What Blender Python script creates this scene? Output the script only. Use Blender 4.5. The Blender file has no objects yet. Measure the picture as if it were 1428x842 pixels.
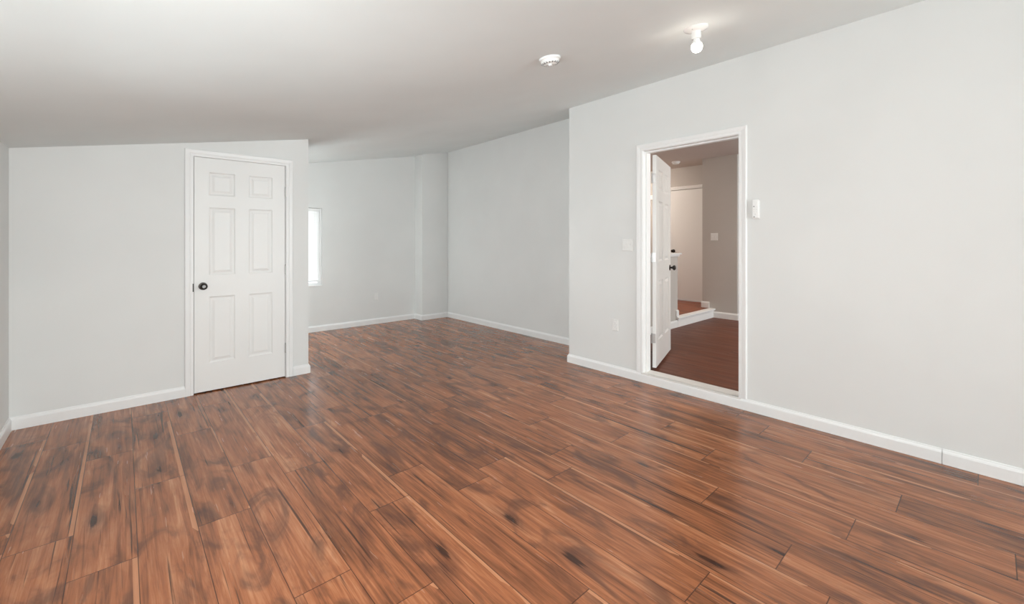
import bpy, bmesh, math, random
from mathutils import Vector, Matrix
random.seed(7)
S = bpy.context.scene
COL = S.collection

# ------------------------------------------------------------------ camera, light, exposure
YAW = math.radians(42.02)
cam_d = bpy.data.cameras.new('camera')
cam_d.sensor_width = 36.0
cam_d.lens = 601.7 / 1428 * 36.0
cam_d.shift_y = -85.0 / 1428
cam_d.clip_start = 0.02
cam = bpy.data.objects.new('camera', cam_d); COL.objects.link(cam)
cam.location = (0, 0, 1.32)
cam.rotation_euler = (math.radians(90), 0, -YAW)
S.camera = cam

S.view_settings.view_transform = 'Standard'
S.view_settings.look = 'None'
S.view_settings.gamma = 1.0
S.view_settings.use_curve_mapping = False
S.view_settings.exposure = 0.05

W = bpy.data.worlds.new('sky'); S.world = W
W.use_nodes = True
W.node_tree.nodes['Background'].inputs[0].default_value = (0.86, 0.93, 1.0, 1)
W.node_tree.nodes['Background'].inputs[1].default_value = 1.5

def daylight(name, loc, target, sx, sy, power, color=(1, 0.98, 0.95), spread=180):
    d = bpy.data.lights.new(name, 'AREA'); d.shape = 'RECTANGLE'
    d.size = sx; d.size_y = sy; d.energy = power; d.color = color; d.spread = math.radians(spread)
    o = bpy.data.objects.new(name, d); COL.objects.link(o)
    o.location = loc
    o.rotation_euler = (Vector(target) - Vector(loc)).to_track_quat('-Z', 'Y').to_euler()
    return o
daylight('rear_fill_light', (2.1, -5.20, 1.25), (1.3, 0, 3.4), 2.7, 1.35, 262, (0.90, 0.985, 1.0))  # fill from behind the camera, through an added rear window
daylight('left_window_daylight', (-0.78, 1.8, 1.18), (0.5, 2.0, 2.0), 2.1, 0.95, 36, (0.89, 0.985, 1.0), 160)  # light of the added left window, placed to suit the bright ceiling
daylight('recess_fill_light', (0.45, 6.80, 1.2), (1.8, 5.0, 1.35), 1.4, 1.1, 88, (0.91, 0.985, 1.0))  # added light hidden behind the closet, brightens the recess side wall
daylight('far_window_daylight', (1.85, 6.80, 1.25), (2.2, 3.0, 2.4), 0.75, 1.15, 6.5, (0.97, 0.985, 1))
daylight('hall_fill_light', (6.85, -1.70, 1.4), (5.2, 2.6, 1.5), 1.3, 1.2, 105, (0.88, 0.97, 1))  # added light out of view, brightens the open hall door
BULB = 28.0
FILL_MAIN = 165.0  # strength of the dome added as flash-like foreground fill
FILL_HALL = 160.0  # unseen dome added for the warm light in the hall
FILL_LANDING = 160.0  # unseen dome added to brighten the landing door

# ------------------------------------------------------------------ node helpers and materials
def new_mat(name):
    m = bpy.data.materials.new(name); m.use_nodes = True
    nt = m.node_tree
    return m, nt, nt.nodes['Principled BSDF']

class NT:
    def __init__(s, nt): s.nt = nt
    def n(s, t, **kw):
        nd = s.nt.nodes.new(t)
        for k, v in kw.items(): setattr(nd, k, v)
        return nd
    def put(s, sock, v):
        if isinstance(v, bpy.types.NodeSocket): s.nt.links.new(v, sock)
        elif v is not None: sock.default_value = v
    def m(s, op, a, b=None, c=None, clamp=False):
        nd = s.n('ShaderNodeMath', operation=op, use_clamp=clamp)
        s.put(nd.inputs[0], a); s.put(nd.inputs[1], b); s.put(nd.inputs[2], c)
        return nd.outputs[0]
    def vec(s, x, y, z):
        nd = s.n('ShaderNodeCombineXYZ')
        for i, v in enumerate((x, y, z)): s.put(nd.inputs[i], v)
        return nd.outputs[0]
    def noise(s, v, scale=1, detail=3, rough=.5, dist=0):
        nd = s.n('ShaderNodeTexNoise')
        s.put(nd.inputs['Vector'], v); nd.inputs['Scale'].default_value = scale
        nd.inputs['Detail'].default_value = detail; nd.inputs['Roughness'].default_value = rough
        nd.inputs['Distortion'].default_value = dist
        return nd.outputs['Fac']
    def step(s, v, lo, hi, to0=0., to1=1.):
        nd = s.n('ShaderNodeMapRange', interpolation_type='SMOOTHSTEP')
        s.put(nd.inputs['Value'], v)
        for i, k in enumerate((lo, hi, to0, to1)): s.put(nd.inputs[i + 1], k)
        return nd.outputs['Result']
    def ramp(s, v, stops):
        nd = s.n('ShaderNodeValToRGB'); cr = nd.color_ramp
        while len(cr.elements) < len(stops): cr.elements.new(0.5)
        for e, (p, c) in zip(cr.elements, stops): e.position = p; e.color = (*c, 1)
        s.put(nd.inputs[0], v); return nd.outputs[0]
    def mix(s, f, a, b, bt='MIX'):
        nd = s.n('ShaderNodeMix', data_type='RGBA', blend_type=bt)
        s.put(nd.inputs[0], f)
        s.put(nd.inputs[6], a if isinstance(a, bpy.types.NodeSocket) else (*a, 1))
        s.put(nd.inputs[7], b if isinstance(b, bpy.types.NodeSocket) else (*b, 1))
        return nd.outputs[2]

def paint(name, col, rough=.55, bump=.03, scale=260, var=.02, spec=.3):
    m, nt, b = new_mat(name); h = NT(nt)
    tc = h.n('ShaderNodeTexCoord').outputs['Object']
    v = h.noise(tc, 1.3, 3)
    c = h.mix(h.step(v, .3, .7), [x * (1 - var) for x in col], [min(1, x * (1 + var)) for x in col])
    nt.links.new(c, b.inputs['Base Color'])
    b.inputs['Roughness'].default_value = rough
    b.inputs['Specular IOR Level'].default_value = spec
    if bump:
        bp = h.n('ShaderNodeBump'); bp.inputs['Strength'].default_value = bump
        bp.inputs['Distance'].default_value = .002
        nt.links.new(h.noise(tc, scale, 2), bp.inputs['Height'])
        nt.links.new(bp.outputs[0], b.inputs['Normal'])
    return m

def plain(name, col, rough=.4, metal=0., spec=.5):
    m, nt, b = new_mat(name); h = NT(nt)
    tc = h.n('ShaderNodeTexCoord').outputs['Object']
    c = h.mix(h.noise(tc, 40, 2), [x * .94 for x in col], [min(1, x * 1.04) for x in col])
    nt.links.new(c, b.inputs['Base Color'])
    b.inputs['Roughness'].default_value = rough
    b.inputs['Metallic'].default_value = metal
    b.inputs['Specular IOR Level'].default_value = spec
    return m

def emit(name, col, st):
    m, nt, b = new_mat(name)
    b.inputs['Base Color'].default_value = (.9, .9, .9, 1)
    b.inputs['Emission Color'].default_value = (*col, 1)
    b.inputs['Emission Strength'].default_value = st
    return m

PW, PL = .2115, 1.238                 # plank width and length
def wood_floor(name, tint=(1, 1, 1), rough=.215, flat=0.):
    m, nt, b = new_mat(name); h = NT(nt)
    uv = h.n('ShaderNodeUVMap', uv_map='plank').outputs[0]
    sx = h.n('ShaderNodeSeparateXYZ'); nt.links.new(uv, sx.inputs[0])
    u, v = sx.outputs[0], sx.outputs[1]
    at = h.n('ShaderNodeAttribute', attribute_name='rnd')
    sc = h.n('ShaderNodeSeparateColor'); nt.links.new(at.outputs['Color'], sc.inputs[0])
    r1, r2, r3 = sc.outputs
    z = h.m('MULTIPLY', r1, 60.)
    z2 = h.m('MULTIPLY', r3, 41.)
    P = lambda a, c, o: h.vec(h.m('MULTIPLY', u, a), h.m('MULTIPLY', v, c), h.m('ADD', z, o))
    broad = h.noise(P(11, 1.2, 0), 1, 4, .52, 1.3)
    grain = h.noise(P(60, 2.1, 5), 1, 6, .66, .8)
    pores = h.noise(P(260, 9, 9), 1, 3, .6, .2)
    smoke = h.noise(P(5.5, 1.9, 15), 1, 4, .55, 1.6)
    crack = h.noise(P(48, .95, 22), 1, 3, .5, .5)
    t = h.m('ADD', h.m('MULTIPLY', broad, .48), h.m('MULTIPLY', grain, .50))
    t = h.m('ADD', t, h.m('MULTIPLY', pores, .08))
    t = h.m('SUBTRACT', t, .015)
    t = h.m('ADD', t, h.m('MULTIPLY', h.m('SUBTRACT', r2, .5), .07))
    c = h.ramp(t, [(.36, (.105, .048, .026)), (.45, (.205, .088, .044)), (.53, (.300, .128, .062)),
                   (.61, (.385, .186, .100)), (.72, (.51, .285, .168))])
    # smoky dark heartwood
    c = h.mix(h.m('MULTIPLY', h.step(smoke, .48, .70), .68), c, (.072, .037, .027))
    # narrow dark cracks
    c = h.mix(h.m('MULTIPLY', h.step(crack, .64, .70), .8), c, (.022, .014, .011))
    # knots
    vo = h.n('ShaderNodeTexVoronoi', feature='F1'); vo.inputs['Scale'].default_value = 1
    nt.links.new(P(5.2, 1.5, 31), vo.inputs['Vector']); vo.inputs['Randomness'].default_value = .9
    kd = h.m('ADD', vo.outputs['Distance'], h.m('MULTIPLY', h.m('SUBTRACT', grain, .5), .25))
    c = h.mix(h.m('MULTIPLY', h.step(kd, .30, .10), .45), c, (.085, .038, .025))
    c = h.mix(h.m('MULTIPLY', h.step(kd, .11, .05), .85), c, (.022, .011, .009))
    # pale sapwood band along one long edge of some planks
    wob = h.noise(h.vec(z2, h.m('MULTIPLY', v, 2.0), z), 1, 2)
    wid = h.m('MINIMUM', h.m('MULTIPLY', h.m('SUBTRACT', wob, .42), .5), h.m('MULTIPLY', h.m('ADD', r2, .5), .016))
    edge = h.m('SUBTRACT', PW, u)
    sap = h.m('MULTIPLY', h.m('GREATER_THAN', wid, edge), h.m('GREATER_THAN', r3, .42))
    sap = h.m('MULTIPLY', sap, h.m('GREATER_THAN', wid, .006))
    c = h.mix(h.m('MULTIPLY', sap, .8), c, h.mix(grain, (.34, .165, .088), (.60, .34, .205)))
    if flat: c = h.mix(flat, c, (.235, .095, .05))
    # seams
    du = h.m('MINIMUM', u, edge); dv = h.m('MINIMUM', v, h.m('SUBTRACT', PL, v))
    seam = h.m('MAXIMUM', h.step(du, .0024, .0008), h.step(dv, .0028, .001))
    c = h.mix(h.m('MULTIPLY', seam, .8 - flat * .6), c, (.022, .011, .008))
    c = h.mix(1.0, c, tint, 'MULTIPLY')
    nt.links.new(c, b.inputs['Base Color'])
    nt.links.new(h.step(h.noise(P(30, 2, 50), 1, 3), .3, .7, rough - .04, rough + .06), b.inputs['Roughness'])
    b.inputs['Specular IOR Level'].default_value = .46
    bp = h.n('ShaderNodeBump'); bp.inputs['Strength'].default_value = .15; bp.inputs['Distance'].default_value = .0012
    ht = h.m('SUBTRACT', h.m('MULTIPLY', broad, .25), seam)
    nt.links.new(ht, bp.inputs['Height']); nt.links.new(bp.outputs[0], b.inputs['Normal'])
    return m

M = {}
M['wall'] = paint('wall_paint', (.770, .776, .765))
M['ceil'] = paint('ceiling_paint', (.825, .868, .865), .7)
M['trim'] = paint('trim_paint', (.86, .86, .855), .35, .01, 90, .008, .45)
M['door'] = paint('door_paint', (.84, .838, .825), .38, .012, 120, .008, .45)
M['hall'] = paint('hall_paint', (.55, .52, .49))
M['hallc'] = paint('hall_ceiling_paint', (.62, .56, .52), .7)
M['sill'] = paint('sill_paint', (.74, .72, .69), .4, .02, 60, .04)
M['plast'] = plain('white_plastic', (.83, .83, .815), .35)
M['plast2'] = plain('bright_white_plastic', (.90, .90, .89), .3)
M['greyp'] = plain('grey_plastic', (.30, .30, .30), .5)
M['bronze'] = plain('dark_bronze', (.045, .042, .040), .32, .7)
M['bronze2'] = plain('worn_bronze', (.16, .155, .15), .38, .8)
M['nickel'] = plain('satin_nickel', (.52, .51, .50), .38, .9)
M['dark'] = plain('dark_slot', (.03, .03, .03), .6)
M['porc'] = plain('porcelain', (.86, .85, .83), .2)
M['lcd'] = plain('pale_display', (.95, .95, .94), .15)
M['bulb'] = emit('bulb_glow', (1, .90, .78), BULB)
M['fill1'] = emit('hall_fill_glow', (1, .88, .76), FILL_HALL)
M['fill0'] = emit('main_fill_glow', (1, .985, .95), FILL_MAIN)
M['fill2'] = emit('landing_fill_glow', (1, .88, .76), FILL_LANDING)
M['floor'] = wood_floor('wood_plank_floor', (1.12, .94, .82))
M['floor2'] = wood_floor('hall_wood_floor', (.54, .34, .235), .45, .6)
M['floor3'] = wood_floor('landing_wood_floor', (.92, .54, .34), .45, .5)
def mk_glass():
    m = bpy.data.materials.new('window_glass'); m.use_nodes = True
    nt = m.node_tree; nt.nodes.clear(); h = NT(nt)
    o = h.n('ShaderNodeOutputMaterial'); t = h.n('ShaderNodeBsdfTransparent'); g = h.n('ShaderNodeBsdfGlossy')
    g.inputs['Roughness'].default_value = .02
    f = h.n('ShaderNodeFresnel'); f.inputs[0].default_value = 1.45
    mx = h.n('ShaderNodeMixShader')
    nt.links.new(f.outputs[0], mx.inputs[0]); nt.links.new(t.outputs[0], mx.inputs[1])
    nt.links.new(g.outputs[0], mx.inputs[2]); nt.links.new(mx.outputs[0], o.inputs[0])
    return m
M['glass'] = mk_glass()
def mk_slat():
    m = bpy.data.materials.new('blind_slat_vinyl'); m.use_nodes = True
    nt = m.node_tree; nt.nodes.clear(); h = NT(nt)
    o = h.n('ShaderNodeOutputMaterial'); d = h.n('ShaderNodeBsdfDiffuse'); t = h.n('ShaderNodeBsdfTranslucent')
    d.inputs[0].default_value = (.9, .9, .89, 1); t.inputs[0].default_value = (.88, .88, .86, 1)
    mx = h.n('ShaderNodeMixShader'); mx.inputs[0].default_value = .4
    nt.links.new(d.outputs[0], mx.inputs[1]); nt.links.new(t.outputs[0], mx.inputs[2]); nt.links.new(mx.outputs[0], o.inputs[0])
    return m
M['slat'] = mk_slat()

# ------------------------------------------------------------------ mesh helpers
def ceil_z(x, y): return 2.102 + .188 * x - .005 * y

def tag(o, label=None, cat=None, group=None, kind=None):
    if label: o['label'] = label
    if cat: o['category'] = cat
    if group: o['group'] = group
    if kind: o['kind'] = kind
    return o

def obj(name, bm, mat, parent=None, origin=(0, 0, 0), smooth=False, bevel=0, seg=2):
    """one mesh object; bm in world (or thing-local) coordinates, origin subtracted when top-level"""
    bmesh.ops.recalc_face_normals(bm, faces=bm.faces)
    me = bpy.data.meshes.new(name)
    org = Vector(origin)
    if org.length: bmesh.ops.translate(bm, verts=bm.verts, vec=-org)
    bm.to_mesh(me); bm.free()
    me.materials.append(mat)
    if smooth:
        for p in me.polygons: p.use_smooth = True
    o = bpy.data.objects.new(name, me); COL.objects.link(o)
    if parent: o.parent = parent
    else: o.location = org
    if bevel:
        md = o.modifiers.new('bevel', 'BEVEL'); md.width = bevel; md.segments = seg
        md.limit_method = 'ANGLE'; md.angle_limit = math.radians(40)
    if smooth:
        try: me.set_sharp_from_angle(angle=math.radians(42))
        except Exception: pass
    return o

def empty(name, loc, rot=None, parent=None):
    o = bpy.data.objects.new(name, None); COL.objects.link(o)
    o.empty_display_size = .05
    o.location = loc
    if rot is not None:
        o.rotation_mode = 'QUATERNION'; o.rotation_quaternion = rot
    if parent: o.parent = parent
    return o

def B(): return bmesh.new()
def box(bm, x0, x1, y0, y1, z0, z1):
    v = [bm.verts.new((x, y, z)) for z in (z0, z1) for y in (y0, y1) for x in (x0, x1)]
    for f in ((0, 1, 3, 2), (4, 5, 7, 6), (0, 1, 5, 4), (2, 3, 7, 6), (0, 2, 6, 4), (1, 3, 7, 5)):
        bm.faces.new([v[i] for i in f])
    return bm
def wallbox(bm, x0, x1, y0, y1, z0=0., z1=None):
    """box whose top follows the sloping ceiling when z1 is None"""
    v = []
    for t in (0, 1):
        for y in (y0, y1):
            for x in (x0, x1):
                v.append(bm.verts.new((x, y, z0 if not t else (ceil_z(x, y) + .01 if z1 is None else z1))))
    for f in ((0, 1, 3, 2), (4, 5, 7, 6), (0, 1, 5, 4), (2, 3, 7, 6), (0, 2, 6, 4), (1, 3, 7, 5)):
        bm.faces.new([v[i] for i in f])
def lathe(bm, prof, n=32, mat=Matrix.Identity(4)):
    """prof: list of (r, h) about local Z"""
    rings = []
    for r, hh in prof:
        if r < 1e-6: rings.append([bm.verts.new(mat @ Vector((0, 0, hh)))])
        else: rings.append([bm.verts.new(mat @ Vector((r * math.cos(2 * math.pi * i / n), r * math.sin(2 * math.pi * i / n), hh))) for i in range(n)])
    for a, b in zip(rings, rings[1:]):
        for i in range(n):
            j = (i + 1) % n
            if len(a) == 1 and len(b) == 1: continue
            if len(a) == 1: bm.faces.new((a[0], b[i], b[j]))
            elif len(b) == 1: bm.faces.new((a[i], a[j], b[0]))
            else: bm.faces.new((a[i], a[j], b[j], b[i]))
    if len(rings[0]) > 1: bm.faces.new(rings[0])
    if len(rings[-1]) > 1: bm.faces.new(rings[-1])
    return bm
def extrude_profile(bm, p0, p1, out, prof, m0=0, m1=0):
    """straight run from p0 to p1 (x, y); prof of (distance out of wall, z); m = mitre at that end (+1 outer, -1 inner corner)"""
    dx, dy = p1[0] - p0[0], p1[1] - p0[1]; L = math.hypot(dx, dy); dx /= L; dy /= L
    a, b = [], []
    for d, z in prof:
        a.append(bm.verts.new((p0[0] + out[0] * d - dx * d * m0, p0[1] + out[1] * d - dy * d * m0, z)))
        b.append(bm.verts.new((p1[0] + out[0] * d + dx * d * m1, p1[1] + out[1] * d + dy * d * m1, z)))
    n = len(prof)
    for i in range(n):
        j = (i + 1) % n
        bm.faces.new((a[i], a[j], b[j], b[i]))
    if not m0: bm.faces.new(a)
    if not m1: bm.faces.new(b)
def struct(name, bm, mat, label, cat, **kw):
    o = obj(name, bm, mat, **kw); return tag(o, label, cat, kind='structure')

# ------------------------------------------------------------------ floors
ROW_X = .046
JOINT = {-2: 2.754, -1: 2.389, 0: 3.045, 1: 3.69, 2: 4.199, 3: 1.446, 4: 3.263, 5: 1.021, 6: 1.887, 7: .75, 8: 1.638,
         9: 1.818, 10: .977, 11: .429, 12: -.069, 13: .31, 14: .754, 15: 1.06, 16: .047}
def plank_floor(name, rects, z, th, mat, label, shift=0.):
    me_v, me_f, uvs, cols = [], [], [], []
    for (X0, X1, Y0, Y1) in rects:
        k0 = math.floor((X0 - ROW_X) / PW); k1 = math.floor((X1 - ROW_X) / PW)
        for k in range(k0, k1 + 1):
            xa, xb = ROW_X + k * PW, ROW_X + (k + 1) * PW
            ca, cb = max(xa, X0), min(xb, X1)
            if cb - ca < 1e-4: continue
            ph = JOINT.get(k, random.Random(k + 91).random() * PL) + shift
            j0 = math.floor((Y0 - ph) / PL)
            j = j0
            while ph + j * PL < Y1:
                ya, yb = ph + j * PL, ph + (j + 1) * PL
                da, db = max(ya, Y0), min(yb, Y1)
                if db - da > 1e-4:
                    rr = random.Random(k * 131 + j * 17 + int(z * 100)); c = (rr.random(), rr.random(), rr.random(), 1)
                    i = len(me_v)
                    me_v += [(ca, da, z), (cb, da, z), (cb, db, z), (ca, db, z)]
                    me_f.append((i, i + 1, i + 2, i + 3))
                    uvs += [(ca - xa, da - ya), (cb - xa, da - ya), (cb - xa, db - ya), (ca - xa, db - ya)]
                    cols += [c] * 4
                j += 1
        i = len(me_v)                                   # underside and edges of the slab
        me_v += [(X0, Y0, z - th), (X1, Y0, z - th), (X1, Y1, z - th), (X0, Y1, z - th), (X0, Y0, z), (X1, Y0, z), (X1, Y1, z), (X0, Y1, z)]
        for f in ((3, 2, 1, 0), (0, 1, 5, 4), (1, 2, 6, 5), (2, 3, 7, 6), (3, 0, 4, 7)):
            me_f.append(tuple(i + q for q in f)); uvs += [(.1, .5)] * 4; cols += [(.5, .5, .2, 1)] * 4
    me = bpy.data.meshes.new(name); me.from_pydata(me_v, [], me_f)
    me.color_attributes.new('rnd', 'FLOAT_COLOR', 'CORNER')
    me.uv_layers.new(name='plank')
    me.color_attributes['rnd'].data.foreach_set('color', [q for c in cols for q in c])
    me.uv_layers['plank'].data.foreach_set('uv', [q for c in uvs for q in c])
    me.materials.append(mat)
    o = bpy.data.objects.new(name, me); COL.objects.link(o)
    return tag(o, label, 'floor', kind='structure')
XL, XR, YC, YF, XC, XE, YE, YB = -.592, 3.617, 4.58, 6.575, 1.379, 4.205, 3.083, -5.0
T = .12
plank_floor('floor', [(XL - T, XR + .125, YB - T, YE), (XL - T, XE + T, YE, YF + T)], 0, .05, M['floor'],
            'glossy reddish brown wood plank floor of the empty main room')

# ------------------------------------------------------------------ ceiling and walls of the main room
bm = B()
x0, x1, y0, y1 = XL - T, XE + T, YB - T, YF + T
lo = [bm.verts.new((x, y, ceil_z(x, y))) for x, y in ((x0, y0), (x1, y0), (x1, y1), (x0, y1))]
hi = [bm.verts.new((v.co.x, v.co.y, v.co.z + .06)) for v in lo]
bm.faces.new(lo); bm.faces.new(hi)
for i in range(4): bm.faces.new((lo[i], lo[(i + 1) % 4], hi[(i + 1) % 4], hi[i]))
struct('ceiling', bm, M['ceil'], 'white sloping ceiling of the main room, rising to the right', 'ceiling')

bm = B(); LW = (.7, 2.9, .65, 1.70)
wallbox(bm, XL - T, XL, YB - T, LW[0]); wallbox(bm, XL - T, XL, LW[1], YF + T)
wallbox(bm, XL - T, XL, LW[0], LW[1], 0, LW[2]); wallbox(bm, XL - T, XL, LW[0], LW[1], LW[3])
struct('wall_left', bm, M['wall'], 'light grey low side wall at the left edge', 'wall')

D1 = (.432, 1.187, 2.064)                         # rough opening of the closet door
bm = B()
wallbox(bm, XL, D1[0], YC, YC + T); wallbox(bm, D1[1], XC, YC, YC + T); wallbox(bm, D1[0], D1[1], YC, YC + T, D1[2])
wallbox(bm, XC - T, XC, YC + T, 5.30); wallbox(bm, XL, XC - T, 5.18, 5.30)
box(bm, -.575, -.425, YC - .0010, YC + .01, 1.131, 1.137)      # taped joint showing through the paint
struct('wall_closet', bm, M['wall'], 'light grey closet wall holding the closed white door', 'wall')

FW = (1.50, 2.168, .66, 1.80); RL = (-.3, 1.2, .60, 1.75)
bm = B()
wallbox(bm, XL, RL[0], YF, YF + T); wallbox(bm, RL[1], FW[0], YF, YF + T)
wallbox(bm, RL[0], RL[1], YF, YF + T, 0, RL[2]); wallbox(bm, RL[0], RL[1], YF, YF + T, RL[3])
wallbox(bm, FW[1], XE + T, YF, YF + T)
wallbox(bm, FW[0], FW[1], YF, YF + T, 0, FW[2]); wallbox(bm, FW[0], FW[1], YF, YF + T, FW[3])
struct('wall_far', bm, M['wall'], 'light grey far wall with the blind covered window', 'wall')
bm = B(); wallbox(bm, 3.70, XE, 6.345, YF)
struct('wall_corner', bm, M['wall'], 'boxed out light grey chase in the far corner', 'wall')
bm = B(); wallbox(bm, XE, XE + T, YE - T, YF); wallbox(bm, XR + .128, XE, YE - T, YE)
struct('wall_recess', bm, M['wall'], 'light grey side wall of the recess beyond the right wall', 'wall')

D2 = (1.316, 2.198, 2.182)
bm = B()
wallbox(bm, XR, XR + .128, YB, D2[0]); wallbox(bm, XR, XR + .128, D2[1], YE)
wallbox(bm, XR, XR + .128, D2[0], D2[1], D2[2]); wallbox(bm, XR, XR + .128, D2[0], D2[1], 0, .065)
struct('wall_right', bm, M['wall'], 'tall light grey right wall with the open doorway', 'wall')

RW = (.8, 3.4, .55, 1.95)
bm = B()
wallbox(bm, XL - T, RW[0], YB - T, YB); wallbox(bm, RW[1], XR + .128, YB - T, YB)
wallbox(bm, RW[0], RW[1], YB - T, YB, 0, RW[2]); wallbox(bm, RW[0], RW[1], YB - T, YB, RW[3])
struct('wall_rear', bm, M['wall'], 'light grey wall with the added wide window behind the viewpoint', 'wall')

# ------------------------------------------------------------------ baseboards
BH, BT = .088, .015
BP = [(0, 0), (BT, 0), (BT, .066), (BT - .003, .074), (BT - .008, .080), (BT - .010, BH), (0, BH)]
def baseboard(name, runs, label, z=0., prof=BP, mat=None):
    bm = B()
    for p0, p1, out, *m in runs: extrude_profile(bm, p0, p1, out, [(d, zz + z) for d, zz in prof], *m)
    return struct(name, bm, mat or M['trim'], label, 'baseboard')
baseboard('baseboard_left', [((XL, YB), (XL, YC), (1, 0), 0, -1)], 'white baseboard along the left side wall')
baseboard('baseboard_closet', [((XL, YC), (.390, YC), (0, -1), -1, 0)], 'white baseboard left of the closed closet door')
baseboard('baseboard_closet_corner', [((1.234, YC), (XC, YC), (0, -1), 0, 1), ((XC, YC), (XC, 5.30), (1, 0), 1, 1), ((XC, 5.30), (XL, 5.30), (0, 1), 1, 0)], 'short white baseboard wrapping the outer corner right of the closet door')
baseboard('baseboard_far', [((XL, YF), (3.70, YF), (0, -1), 0, -1)], 'white baseboard under the blind covered window wall')
baseboard('baseboard_corner', [((3.70, YF), (3.70, 6.345), (-1, 0), -1, 1), ((3.70, 6.345), (XE, 6.345), (0, -1), 1, -1)], 'white baseboard around the boxed chase in the far corner')
baseboard('baseboard_recess', [((XE, YE + .015), (XE, 6.345), (-1, 0), 0, -1)], 'white baseboard along the recess side wall')
baseboard('baseboard_right_end', [((XR, 2.243), (XR, YE), (-1, 0), 0, 1), ((XR, YE), (XE, YE), (0, 1), 1, 0)], 'white baseboard between the outer wall corner and the doorway')
baseboard('baseboard_right', [((XR, .1945), (XR, 2.243), (-1, 0))], 'white baseboard running below the raised doorway')
baseboard('baseboard_right_near', [((XR, YB), (XR, .1920), (-1, 0))], 'white baseboard length past the open joint at the far right')
baseboard('baseboard_rear', [((XL, YB), (XR, YB), (0, 1))], 'white baseboard below the added rear window')

# ------------------------------------------------------------------ door casings and jambs
CP = [(0, 0), (0, .009), (.004, .0115), (.018, .012), (.024, .010), (.030, .013), (.052, .016), (.058, .015), (.0605, .012), (.0605, 0)]
def casing(bm, to3, a0, a1, z0, z1, prof=CP):
    """mitred U-shaped casing; to3(a, z, out) maps to the room; a0<a1, inner edges"""
    stations = []
    for (a, z, sa, sz) in ((a0, z0, -1, 0), (a0, z1, -1, 1), (a1, z1, 1, 1), (a1, z0, 1, 0)):
        stations.append([bm.verts.new(to3(a + sa * d, z + sz * d, t)) for d, t in prof])
    n = len(prof)
    for s, q in zip(stations, stations[1:]):
        for i in range(n - 1): bm.faces.new((s[i], s[i + 1], q[i + 1], q[i]))
        bm.faces.new((s[n - 1], s[0], q[0], q[n - 1]))
    bm.faces.new(stations[0]); bm.faces.new(stations[-1])
# closet door: casing and jamb
bm = B(); casing(bm, lambda a, z, t: (a, YC - t, z), .4475, 1.1725, 0, 2.047)
struct('trim_1', bm, M['trim'], 'white moulded casing around the closed closet door', 'door casing')
bm = B()
box(bm, .432, .4485, YC - .002, YC + T, 0, 2.064); box(bm, 1.1695, 1.187, YC - .002, YC + T, 0, 2.064)
box(bm, .4485, 1.1695, YC - .002, YC + T, 2.0495, 2.064)
box(bm, .4485, .460, YC + .040, YC + .075, 0, 2.0495); box(bm, 1.158, 1.1695, YC + .040, YC + .075, 0, 2.0495)
box(bm, .460, 1.158, YC + .040, YC + .075, 2.038, 2.0495)
struct('trim_2', bm, M['trim'], 'white jamb and stop inside the closet door opening', 'door jamb')
# hall doorway: casing, jamb, sill
SZ = .088
bm = B(); casing(bm, lambda a, z, t: (XR - t, a, z), 1.333, 2.182, SZ, 2.163)
struct('trim_3', bm, M['trim'], 'white moulded casing around the open hall doorway', 'door casing')
bm = B()
XJ = XR + .128
box(bm, XR - .002, XJ, 2.178, 2.198, SZ - .004, 2.182); box(bm, XR - .002, XJ, 1.316, 1.336, SZ - .004, 2.182)
box(bm, XR - .002, XJ, 1.336, 2.178, 2.160, 2.182)
box(bm, XJ - .085, XJ - .040, 2.167, 2.178, SZ - .004, 2.160); box(bm, XJ - .085, XJ - .040, 1.336, 1.347, SZ - .004, 2.160)
box(bm, XJ - .085, XJ - .040, 1.347, 2.167, 2.148, 2.160)
struct('trim_4', bm, M['trim'], 'white jamb and stop inside the open hall doorway', 'door jamb')
bm = B(); box(bm, XR - .012, XJ + .004, 1.318, 2.196, .066, SZ)
struct('trim_5', bm, M['sill'], 'greyish white wooden threshold board of the raised hall doorway', 'threshold', bevel=.003)

# ------------------------------------------------------------------ doors
def panel_door(bm, w, hgt, th, cols, rows, y0=0., deep=1.):
    """six panel slab, local x 0..w, y y0..y0+th, z 0..hgt, panels worked on both faces"""
    xs = sorted({0, w, *[c for p in cols for c in p]}); zs = sorted({0, hgt, *[c for p in rows for c in p]})
    def face(side):
        Y = y0 if side < 0 else y0 + th
        V = {}
        for x in xs:
            for z in zs: V[x, z] = bm.verts.new((x, Y, z))
        for xa, xb in zip(xs, xs[1:]):
            for za, zb in zip(zs, zs[1:]):
                ring = [V[xa, za], V[xb, za], V[xb, zb], V[xa, zb]]
                if (xa, xb) in cols and (za, zb) in rows:
                    for ins, dep in ((.006, .005), (.013, .0075), (.022, .0075), (.042, .0015)):
                        nr = [bm.verts.new((x, Y - side * dep * deep, z)) for x, z in ((xa + ins, za + ins), (xb - ins, za + ins), (xb - ins, zb - ins), (xa + ins, zb - ins))]
                        for i in range(4): bm.faces.new((ring[i], ring[(i + 1) % 4], nr[(i + 1) % 4], nr[i]))
                        ring = nr
                bm.faces.new(ring)
        return V
    A, Bk = face(-1), face(1)
    def edge_pts(V):
        return ([V[x, 0] for x in xs] + [V[w, z] for z in zs[1:]] + [V[x, hgt] for x in reversed(xs[:-1])] + [V[0, z] for z in reversed(zs[1:-1])])
    a, b = edge_pts(A), edge_pts(Bk)
    for i in range(len(a)): bm.faces.new((a[i], a[(i + 1) % len(a)], b[(i + 1) % len(a)], b[i]))
def knob_mesh(bm, mt):
    lathe(bm, [(0, .066), (.011, .0655), (.020, .062), (.0265, .055), (.0285, .047), (.026, .038), (.018, .031), (.0115, .026), (.0105, .006)], 32, mt)
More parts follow.
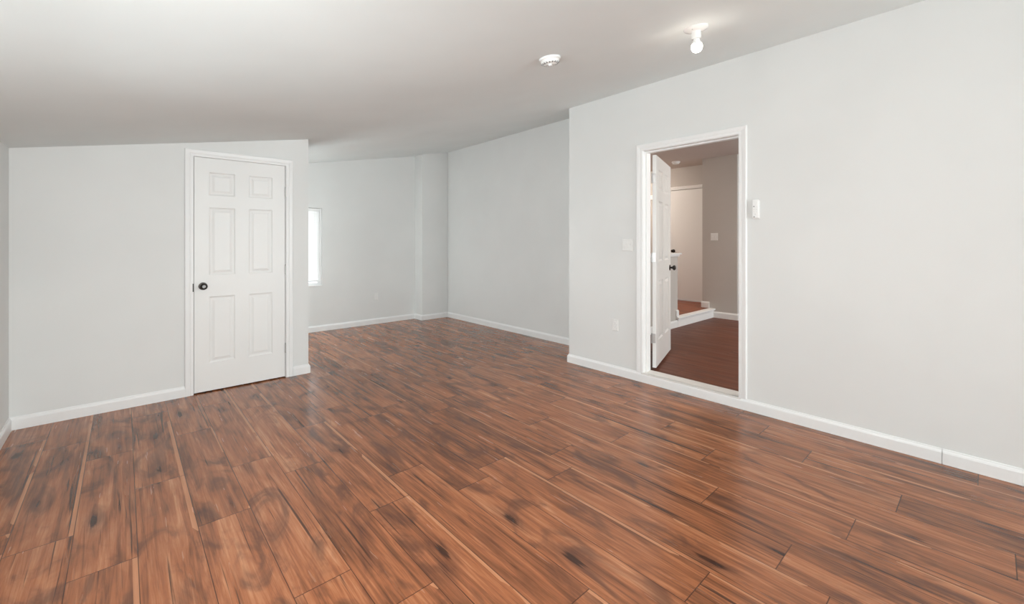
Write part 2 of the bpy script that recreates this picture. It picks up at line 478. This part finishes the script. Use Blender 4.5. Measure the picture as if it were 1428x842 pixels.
def rose_mesh(bm, mt):
    lathe(bm, [(.0325, 0), (.0325, .004), (.030, .007), (.020, .009), (.0, .0095)], 36, mt)
def hinge_mesh(bm, hz=.089):
    """butt hinge about local z; knuckle on the axis with five barrels"""
    n = 5
    for i in range(n):
        za = -hz / 2 + i * hz / n; zb = za + hz / n - .0008
        lathe(bm, [(.0062, za), (.0062, zb)], 14)
    lathe(bm, [(.004, hz / 2), (.0055, hz / 2 + .002), (.004, hz / 2 + .005), (0, hz / 2 + .006)], 14)
    lathe(bm, [(0, -hz / 2 - .005), (.0045, -hz / 2 - .003), (.0045, -hz / 2)], 14)
RY = lambda sgn: Matrix.Rotation(math.radians(90 * sgn), 4, 'X')

COLS = ((.106, .302), (.409, .605)); 
d1 = empty('door_1', (.4515, YC, .010))
tag(d1, 'closed white six panel closet door with a dark round knob', 'door', kind='structure')
bm = B(); panel_door(bm, .714, 2.036, .035, COLS, ((.243, .822), (1.010, 1.604), (1.710, 1.912)), 0.)
obj('door_leaf', bm, M['door'], d1, bevel=.0012)
rs = B(); rose_mesh(rs, Matrix.Translation((.063, 0, .918)) @ RY(1))
r = obj('knob_rose', rs, M['bronze2'], d1, smooth=True)
kb = B(); knob_mesh(kb, Matrix.Translation((.063, -.002, .918)) @ RY(1))
k = obj('knob', kb, M['bronze'], d1, smooth=True); k['label'] = 'dark bronze round knob'
bt = B(); lathe(bt, [(.0125, .0655), (.0125, .0668), (.0, .0672)], 24, Matrix.Translation((.063, -.002, .918)) @ RY(1))
obj('knob_button', bt, M['bronze2'], k, smooth=True)
for z in (1.785, 1.034, .275):
    hb = B(); hinge_mesh(hb); bmesh.ops.translate(hb, verts=hb.verts, vec=(.7165, -.0055, z))
    box(hb, .7155, .7175, -.004, .012, z - .0445, z + .0445)
    h_ = obj('hinge', hb, M['nickel'], d1, smooth=True); h_['label'] = 'satin metal hinge knuckle'
bm = B(); box(bm, .4405, .4482, YC - .0128, YC - .0100, .885, .955); box(bm, .4460, .4490, YC - .011, YC + .02, .885, .955)
o = obj('strike_plate', bm, M['bronze'], origin=(.444, YC - .011, .92))
tag(o, 'small dark strike plate on the casing beside the closet door knob', 'strike plate')

# open hall door, swung about 109 degrees into the hall
LEN = .813
ang = math.radians(18.6)
d2 = empty('door_2', (3.772, 2.1735, .108), Matrix.Rotation(ang, 4, 'Z').to_quaternion())
tag(d2, 'open white six panel door swung into the hall with a black knob', 'door', kind='structure')
COLS2 = ((.115, .348), (.465, .698))
bm = B(); panel_door(bm, LEN, 2.036, .035, COLS2, ((.243, .822), (1.010, 1.604), (1.710, 1.912)), -.035, 1.5)
obj('door_leaf', bm, M['door'], d2, bevel=.0012)
for sgn, y in ((1, -.035), (-1, 0.)):
    rb = B(); rose_mesh(rb, Matrix.Translation((LEN - .063, y, .918)) @ RY(sgn))
    obj('knob_rose', rb, M['bronze'], d2, smooth=True)
    kb = B(); knob_mesh(kb, Matrix.Translation((LEN - .063, y, .918)) @ RY(sgn))
    k = obj('knob', kb, M['bronze'], d2, smooth=True); k['label'] = 'black round knob'
for z in (1.815, 1.055, .28):
    hb = B(); hinge_mesh(hb); bmesh.ops.translate(hb, verts=hb.verts, vec=(-.010, .004, z))
    box(hb, -.0022, -.0002, -.030, .002, z - .0445, z + .0445)         # leaf on the door edge
    h_ = obj('hinge', hb, M['nickel'], d2, smooth=True); h_['label'] = 'satin metal hinge leaf on the door edge'

# ------------------------------------------------------------------ windows and blind
def window(name, axis, fixed, a0, a1, z0, z1, sgn, label, panes=2):
    """frame set 3 cm in from the outer face; axis 'x' = runs along x at y=fixed, sgn = direction outwards"""
    r = empty(name, ((a0 + a1) / 2, fixed, z0) if axis == 'x' else (fixed, (a0 + a1) / 2, z0))
    tag(r, label, 'window', kind='structure')
    L = r.location.copy()
    def bx(bm, a, b, d0, d1, c, d):
        lo, hi = sorted((fixed + sgn * d0, fixed + sgn * d1))
        if axis == 'x': box(bm, a - L.x, b - L.x, lo - L.y, hi - L.y, c - L.z, d - L.z)
        else: box(bm, lo - L.x, hi - L.x, a - L.y, b - L.y, c - L.z, d - L.z)
    f = B(); w = .045
    bx(f, a0, a0 + w, .07, .115, z0, z1); bx(f, a1 - w, a1, .07, .115, z0, z1)
    bx(f, a0 + w, a1 - w, .07, .115, z0, z0 + w); bx(f, a0 + w, a1 - w, .07, .115, z1 - w, z1)
    zm = (z0 + z1) / 2
    if panes == 2: bx(f, a0 + w, a1 - w, .075, .110, zm - .02, zm + .02)
    obj('window_frame', f, M['trim'], r, bevel=.002)
    g = B()
    if panes == 2: bx(g, a0 + w - .005, a1 - w + .005, .090, .094, z0 + w - .005, zm - .015)
    else: zm = z0 + w - .02
    bx(g, a0 + w - .005, a1 - w + .005, .090, .094, zm + .015, z1 - w + .005)
    obj('pane', g, M['glass'], r)
    s = B(); bx(s, a0 + .001, a1 - .001, -.008, .07, z0, z0 + .018)
    obj('window_sill', s, M['trim'], r, bevel=.003)
window('window_1', 'x', YF, FW[0], FW[1], FW[2], FW[3], 1, 'white window behind the blind in the recess, beside the closet corner', 1)
window('window_2', 'y', XL, LW[0], LW[1], LW[2], LW[3], -1, 'white window added out of view in the low left side wall')  # unseen, added where the bright ceiling points to a window
window('fill_window_4', 'x', YF, RL[0], RL[1], RL[2], RL[3], 1, 'unseen white window added behind the closet to light the recess')  # invented opening that lets the added recess light in
window('fill_window_3', 'x', YB, RW[0], RW[1], RW[2], RW[3], -1, 'wide white window added in the unseen rear wall to light the room')  # unseen, added to let the rear fill light in
# side liners (drywall return painted white) are part of the wall; the blind hangs in the opening
bl = empty('window_blind', ((FW[0] + FW[1]) / 2, YF + .035, FW[2] + .018))
tag(bl, 'white horizontal slat blind lowered over the window in the recess', 'blind')
hw = (FW[1] - FW[0]) / 2 - .006; H = FW[3] - FW[2] - .018
bm = B(); box(bm, -hw, hw, -.020, .020, H - .045, H - .004); obj('head_rail', bm, M['plast2'], bl, bevel=.003)
bm = B(); box(bm, -hw, hw, -.014, .014, .052, .070); obj('bottom_rail', bm, M['plast2'], bl, bevel=.004)
bm = B(); zz = .092
while zz < H - .05:
    a = math.radians(66); hw2 = .0185; prev = None
    for i in range(5):
        s = -1 + i * .5; yy = s * hw2 * math.cos(a); zc = zz + s * hw2 * math.sin(a); bow = .0016 * (1 - s * s)
        yy += -bow * math.sin(a); zc += bow * math.cos(a)
        cur = (bm.verts.new((-hw + .004, yy, zc)), bm.verts.new((hw - .004, yy, zc)))
        if prev: bm.faces.new((prev[0], prev[1], cur[1], cur[0]))
        prev = cur
    zz += .0276
sl = obj('slats', bm, M['slat'], bl, smooth=True)
bm = B()
for xx in (-hw + .09, hw - .09):
    box(bm, xx - .0008, xx + .0008, -.0155, -.0140, .06, H - .04)
obj('ladder_cord', bm, M['plast'], bl)
for xa in (-hw + .001, hw - .022):
    bm = B(); box(bm, xa, xa + .021, -.032, -.026, .0, H - .003); obj('side_trim', bm, M['trim'], bl)

# ------------------------------------------------------------------ wall plates
def basis(origin, nrm):
    """local frame: x along wall, y out of the wall, z up"""
    n = Vector(nrm).normalized(); z = Vector((0, 0, 1)); x = n.cross(z)
    return Matrix((x, n, z)).transposed().to_quaternion()
def plate(bm, w, h, t=.006):
    o = [(-w / 2, 0), (w / 2, 0), (w / 2, h), (-w / 2, h)]
    e = .004
    a = [bm.verts.new((x, 0, z)) for x, z in o]
    b = [bm.verts.new((x, t * .5, z)) for x, z in o]
    c = [bm.verts.new((x - math.copysign(e, x), t, z + (e if z == 0 else -e))) for x, z in o]
    for p, q in ((a, b), (b, c)):
        for i in range(4): bm.faces.new((p[i], p[(i + 1) % 4], q[(i + 1) % 4], q[i]))
    bm.faces.new(a); bm.faces.new(c)
def screw(bm, x, z, y=.006): lathe(bm, [(.003, 0), (.003, .0008), (.001, .0012), (0, .0012)], 12, Matrix.Translation((x, y, z)) @ RY(-1))
def light_switch(loc, nrm, label, w=.116, h=.118, gangs=2):
    r = empty('light_switch', loc, basis(loc, nrm)); tag(r, label, 'light switch')
    bm = B(); plate(bm, w, h); obj('cover_plate', bm, M['plast'], r)
    for g in range(gangs):
        x = (g - (gangs - 1) / 2) * .046
        bm = B(); box(bm, x - .005, x + .005, .005, .0075, h / 2 - .012, h / 2 + .012)
        box(bm, x - .0035, x + .0035, .006, .017, h / 2 + .000, h / 2 + .008)
        obj('toggle', bm, M['plast2'], r, bevel=.0008)
        for dz in (-.03, .03):
            bm = B(); screw(bm, x, h / 2 + dz); obj('screw', bm, M['plast2'], r)
def outlet(loc, nrm, label):
    r = empty('power_outlet', loc, basis(loc, nrm)); tag(r, label, 'outlet')
    h = .115; bm = B(); plate(bm, .072, h); obj('cover_plate', bm, M['plast'], r)
    for dz in (-.0195, .0195):
        bm = B(); c = h / 2 + dz
        pts = [(.0165 * math.cos(t), c + max(-.0125, min(.0125, .0165 * math.sin(t)))) for t in [2 * math.pi * i / 28 for i in range(28)]]
        a = [bm.verts.new((x, .005, z)) for x, z in pts]; b = [bm.verts.new((x, .0085, z)) for x, z in pts]
        for i in range(28): bm.faces.new((a[i], a[(i + 1) % 28], b[(i + 1) % 28], b[i]))
        bm.faces.new(a); bm.faces.new(b)
        rc = obj('receptacle', bm, M['plast2'], r)
        bm = B(); box(bm, -.0075, -.0055, .008, .0088, c - .001, c + .008); box(bm, .0055, .0075, .008, .0088, c + .000, c + .007)
        lathe(bm, [(.0024, 0), (.0024, .0005)], 12, Matrix.Translation((0, .0083, c - .007)) @ RY(-1))
        obj('slots', bm, M['greyp'], rc)
    bm = B(); screw(bm, 0, h / 2); obj('screw', bm, M['plast2'], r)
light_switch((XR, 2.345, 1.222), (-1, 0, 0), 'white two gang light switch on the wall left of the open doorway')
outlet((XR, 2.487, .433), (-1, 0, 0), 'white power outlet low on the wall left of the open doorway')
outlet((2.996, YF, .375), (0, -1, 0), 'white power outlet low on the far wall right of the window')

# remote style control right of the doorway
r = empty('wall_control', (XR, 1.206, 1.490), basis(None, (-1, 0, 0)))
tag(r, 'slim white handheld style control mounted right of the open doorway', 'wall control')
bm = B(); box(bm, -.026, .026, 0, .010, 0, .140); obj('cradle', bm, M['plast'], r, bevel=.004)
bm = B(); box(bm, -.022, .022, .010, .022, .006, .146); obj('remote_body', bm, M['plast2'], r, bevel=.005, seg=3)
bm = B(); box(bm, -.017, .017, .0215, .0228, .108, .138); obj('display', bm, M['lcd'], r, bevel=.001)
for (x, z, rad, mt) in ((.011, .095, .0045, 'greyp'), (-.008, .092, .005, 'plast'), (.010, .074, .005, 'plast'), (-.008, .072, .005, 'plast'),
                        (.010, .056, .005, 'plast'), (-.008, .054, .005, 'plast'), (0, .036, .006, 'plast'), (.009, .015, .0045, 'greyp')):
    bm = B(); lathe(bm, [(rad, 0), (rad, .0015), (rad * .7, .0022), (0, .0022)], 16, Matrix.Translation((x, .0218, z)) @ RY(-1))
    obj('button', bm, M[mt], r, smooth=True)

# ------------------------------------------------------------------ ceiling fittings
NRM = Vector((.188, -.005, -1)).normalized()
def hang(x, y, tilt=1.0):
    d = Vector((NRM.x * tilt, NRM.y * tilt, -1)).normalized()
    return (x, y, ceil_z(x, y)), Vector((0, 0, 1)).rotation_difference(d)      # local +z points into the room
loc, q = hang(1.985, 1.85)
sd = empty('smoke_detector', loc, q); tag(sd, 'round white smoke detector on the sloping ceiling', 'smoke detector')
bm = B(); lathe(bm, [(.066, 0), (.067, .010), (.064, .014), (.060, .015)], 48); obj('base_ring', bm, M['plast2'], sd, smooth=True)
bm = B(); lathe(bm, [(.057, .013), (.056, .030), (.052, .036), (.036, .039), (.034, .042), (.0, .043)], 48); obj('cover', bm, M['plast'], sd, smooth=True)
bm = B()
for i in range(18):
    a = 2 * math.pi * i / 18
    mt = Matrix.Rotation(a, 4, 'Z')
    q4 = [mt @ Vector(p) for p in ((.045, -.0045, .0355), (.0555, -.0045, .0315), (.0555, .0045, .0315), (.045, .0045, .0355), (.045, -.0045, .0395), (.0572, -.0045, .0335), (.0572, .0045, .0335), (.045, .0045, .0395))]
    v = [bm.verts.new(p) for p in q4]
    for f in ((0, 1, 2, 3), (4, 5, 6, 7), (0, 1, 5, 4), (1, 2, 6, 5), (2, 3, 7, 6), (3, 0, 4, 7)): bm.faces.new([v[i_] for i_ in f])
obj('vent_slots', bm, M['greyp'], sd)
bm = B(); lathe(bm, [(.012, .041), (.012, .049), (.009, .052), (0, .0525)], 24, Matrix.Translation((.016, -.012, 0))); obj('test_button', bm, M['plast2'], sd, smooth=True)

loc, q = hang(2.478, 1.150, .55)
cl = empty('ceiling_light', loc, q); tag(cl, 'bare glowing bulb in a white porcelain holder on the ceiling', 'ceiling light')
bm = B(); lathe(bm, [(.066, -.012), (.067, .006), (.064, .011), (.045, .017), (.034, .022), (.0, .023)], 48); obj('base_plate', bm, M['porc'], cl, smooth=True)
bm = B(); lathe(bm, [(.028, .020), (.0255, .030), (.0255, .058), (.0265, .060), (.0265, .063), (.024, .064), (.0, .0645)], 40); obj('socket', bm, M['porc'], cl, smooth=True)
for sx in (-1, 1):
    bm = B(); lathe(bm, [(.004, .016), (.004, .0195), (0, .021)], 12, Matrix.Translation((sx * .042, 0, 0)))
    obj('mounting_screw', bm, M['nickel'], cl, smooth=True)
bm = B(); lathe(bm, [(.0165, .063), (.0180, .071), (.0225, .082), (.0275, .094)], 40); nk = obj('bulb_neck', bm, M['plast2'], cl, smooth=True)
bm = B(); lathe(bm, [(.0275, .094), (.0300, .103), (.0305, .111), (.029, .121), (.0235, .131), (.0135, .138), (0, .1405)], 40); obj('bulb', bm, M['bulb'], cl, smooth=True)

# ------------------------------------------------------------------ hall beyond the doorway
HZ, UZ, HC = .080, .225, 2.68
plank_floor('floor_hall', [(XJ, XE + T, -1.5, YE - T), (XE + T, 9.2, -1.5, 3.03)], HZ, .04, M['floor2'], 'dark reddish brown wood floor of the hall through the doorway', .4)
plank_floor('floor_landing', [(XE + T, 5.95, 3.15, 6.0), (5.95, 7.67, 3.03, 6.0)], UZ - .001, .04, M['floor3'], 'reddish brown wood floor of the raised landing', .9)
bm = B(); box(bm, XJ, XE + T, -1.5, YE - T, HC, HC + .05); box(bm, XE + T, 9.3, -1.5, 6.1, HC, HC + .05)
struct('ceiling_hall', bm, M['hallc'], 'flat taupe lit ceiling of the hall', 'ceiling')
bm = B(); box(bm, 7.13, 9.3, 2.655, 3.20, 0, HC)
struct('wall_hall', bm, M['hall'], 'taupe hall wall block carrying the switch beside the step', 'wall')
LD = (3.262, 4.052, UZ + 2.05)
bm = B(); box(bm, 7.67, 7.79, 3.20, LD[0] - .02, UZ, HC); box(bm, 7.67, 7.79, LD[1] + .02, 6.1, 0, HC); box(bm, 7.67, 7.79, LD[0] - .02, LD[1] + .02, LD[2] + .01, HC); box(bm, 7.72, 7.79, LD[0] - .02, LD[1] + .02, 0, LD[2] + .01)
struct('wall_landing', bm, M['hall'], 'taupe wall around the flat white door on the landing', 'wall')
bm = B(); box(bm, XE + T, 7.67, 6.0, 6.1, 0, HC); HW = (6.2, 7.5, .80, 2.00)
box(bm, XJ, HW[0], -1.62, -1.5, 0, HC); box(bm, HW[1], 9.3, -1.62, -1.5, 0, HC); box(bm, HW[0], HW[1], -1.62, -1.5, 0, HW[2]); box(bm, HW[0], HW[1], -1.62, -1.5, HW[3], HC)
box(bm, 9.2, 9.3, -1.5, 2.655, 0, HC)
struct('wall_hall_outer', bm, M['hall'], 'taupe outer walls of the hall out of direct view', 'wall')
window('fill_window_5', 'x', -1.5, HW[0], HW[1], HW[2], HW[3], -1, 'white window added out of direct view to light the hall')  # invented opening for the added hall light
# knee wall with moulded cap
bm = B(); box(bm, XE + T, 5.950, 3.03, 3.15, 0, 1.105)
struct('wall_knee', bm, M['hall'], 'low taupe knee wall beside the hall step', 'wall')
bm = B(); box(bm, XE + T, 5.992, 2.985, 3.195, 1.125, 1.147); box(bm, XE + T, 5.972, 3.008, 3.172, 1.100, 1.125)
struct('trim_6', bm, M['trim'], 'white moulded cap on the knee wall beside the hall step', 'wall cap', bevel=.004)
# step: riser and nosing
bm = B(); box(bm, 5.935, 7.13, 3.012, 3.030, HZ, UZ - .026)
struct('trim_7', bm, M['trim'], 'white riser board of the single step up to the landing', 'stair riser', bevel=.002)
bm = B(); box(bm, 5.900, 7.13, 2.985, 3.085, UZ - .026, UZ + .003)
struct('trim_8', bm, M['trim'], 'white nosing board along the edge of the landing step', 'stair nosing', bevel=.008)
HP = [(0, 0), (.015, 0), (.015, .080), (.006, .100), (0, .100)]
baseboard('baseboard_hall', [((7.13, 3.012), (7.13, 2.655), (-1, 0), 0, 1), ((7.13, 2.655), (9.2, 2.655), (0, -1), 1, 0)], 'white baseboard on the taupe hall wall right of the step', HZ, HP)
baseboard('baseboard_landing', [((7.13, 3.085), (7.13, 3.215), (-1, 0))], 'short white baseboard on the landing beside the switch wall', UZ, HP)
baseboard('baseboard_knee', [((XE + T, 3.03), (5.935, 3.03), (0, -1))], 'white baseboard along the foot of the knee wall', HZ, HP)
baseboard('baseboard_knee_end', [((5.895, 3.03), (5.95, 3.03), (0, -1), 0, 1), ((5.95, 3.03), (5.95, 3.15), (1, 0), 1, 0)], 'short white baseboard end on the knee wall above the step', UZ + .003, HP)
# landing door
d3 = empty('door_3', (7.675, LD[0], UZ + .008)); tag(d3, 'flat white door at the back of the landing', 'door', kind='structure')
bm = B(); box(bm, 0, .040, 0, LD[1] - LD[0], 0, 2.03); obj('door_leaf', bm, M['door'], d3, bevel=.002)
KX = Matrix.Rotation(math.radians(-90), 4, 'Y')
kb = B(); rose_mesh(kb, Matrix.Translation((0, LD[1] - LD[0] - .065, .90)) @ KX); obj('knob_rose', kb, M['bronze'], d3, smooth=True)
kb = B(); knob_mesh(kb, Matrix.Translation((0, LD[1] - LD[0] - .065, .90)) @ KX); k = obj('knob', kb, M['bronze'], d3, smooth=True); k['label'] = 'black round knob'
bm = B(); casing(bm, lambda a, z, t: (7.67 - t, a, z), LD[0] - .004, LD[1] + .004, UZ, LD[2] - .006)
struct('trim_9', bm, M['trim'], 'white casing around the flat door on the landing', 'door casing')
bm = B(); box(bm, 7.640, 7.67, 4.16, 5.3, 2.123, 2.212)
struct('trim_10', bm, M['trim'], 'white horizontal ledge trim on the landing wall, seen through the hinge gap', 'ledge trim', bevel=.004)
light_switch((7.13, 3.005, 1.330), (-1, 0, 0), 'small white light switch on the taupe hall wall', .112, .118)
def on_flat(name, x, y, label, cat):
    r = empty(name, (x, y, HC), Vector((0, 0, 1)).rotation_difference(Vector((0, 0, -1)))); return tag(r, label, cat)
hd = on_flat('smoke_detector', 7.05, 3.62, 'small white smoke detector on the hall ceiling above the landing', 'smoke detector')
bm = B(); lathe(bm, [(.070, 0), (.070, .012), (.064, .016)], 36); obj('base_ring', bm, M['plast2'], hd, smooth=True)
bm = B(); lathe(bm, [(.058, .014), (.054, .036), (.034, .044), (0, .045)], 36); obj('cover', bm, M['plast'], hd, smooth=True)
for (x, y, mt, lab) in ((5.4, .6, 'fill1', 'round flush dome lamp added out of view to light the hall'), (6.7, 4.9, 'fill2', 'round flush dome lamp added out of view to light the landing')):  # both domes are unseen additions that light hall and landing
    r = on_flat('fill_dome', x, y, lab, 'fill lamp')
    bm = B(); lathe(bm, [(.150, 0), (.152, .018), (.146, .026), (0, .0265)], 48); obj('fill_base', bm, M['nickel'], r, smooth=True)
    bm = B(); lathe(bm, [(.140, .026), (.136, .050), (.115, .075), (.075, .092), (0, .100)], 48); obj('fill_shade', bm, M[mt], r, smooth=True)

loc, q = hang(.02, 1.05)  # added dome above the frame, fills the foreground like a flash
r = empty('fill_dome', loc, q); tag(r, 'round flush dome lamp added on the sloping ceiling as unseen fill light', 'fill lamp')
bm = B(); lathe(bm, [(.150, 0), (.152, .018), (.146, .026), (0, .0265)], 48); obj('fill_base', bm, M['nickel'], r, smooth=True)
bm = B(); lathe(bm, [(.140, .026), (.136, .050), (.115, .075), (.075, .092), (0, .100)], 48); obj('fill_shade', bm, M['fill0'], r, smooth=True)
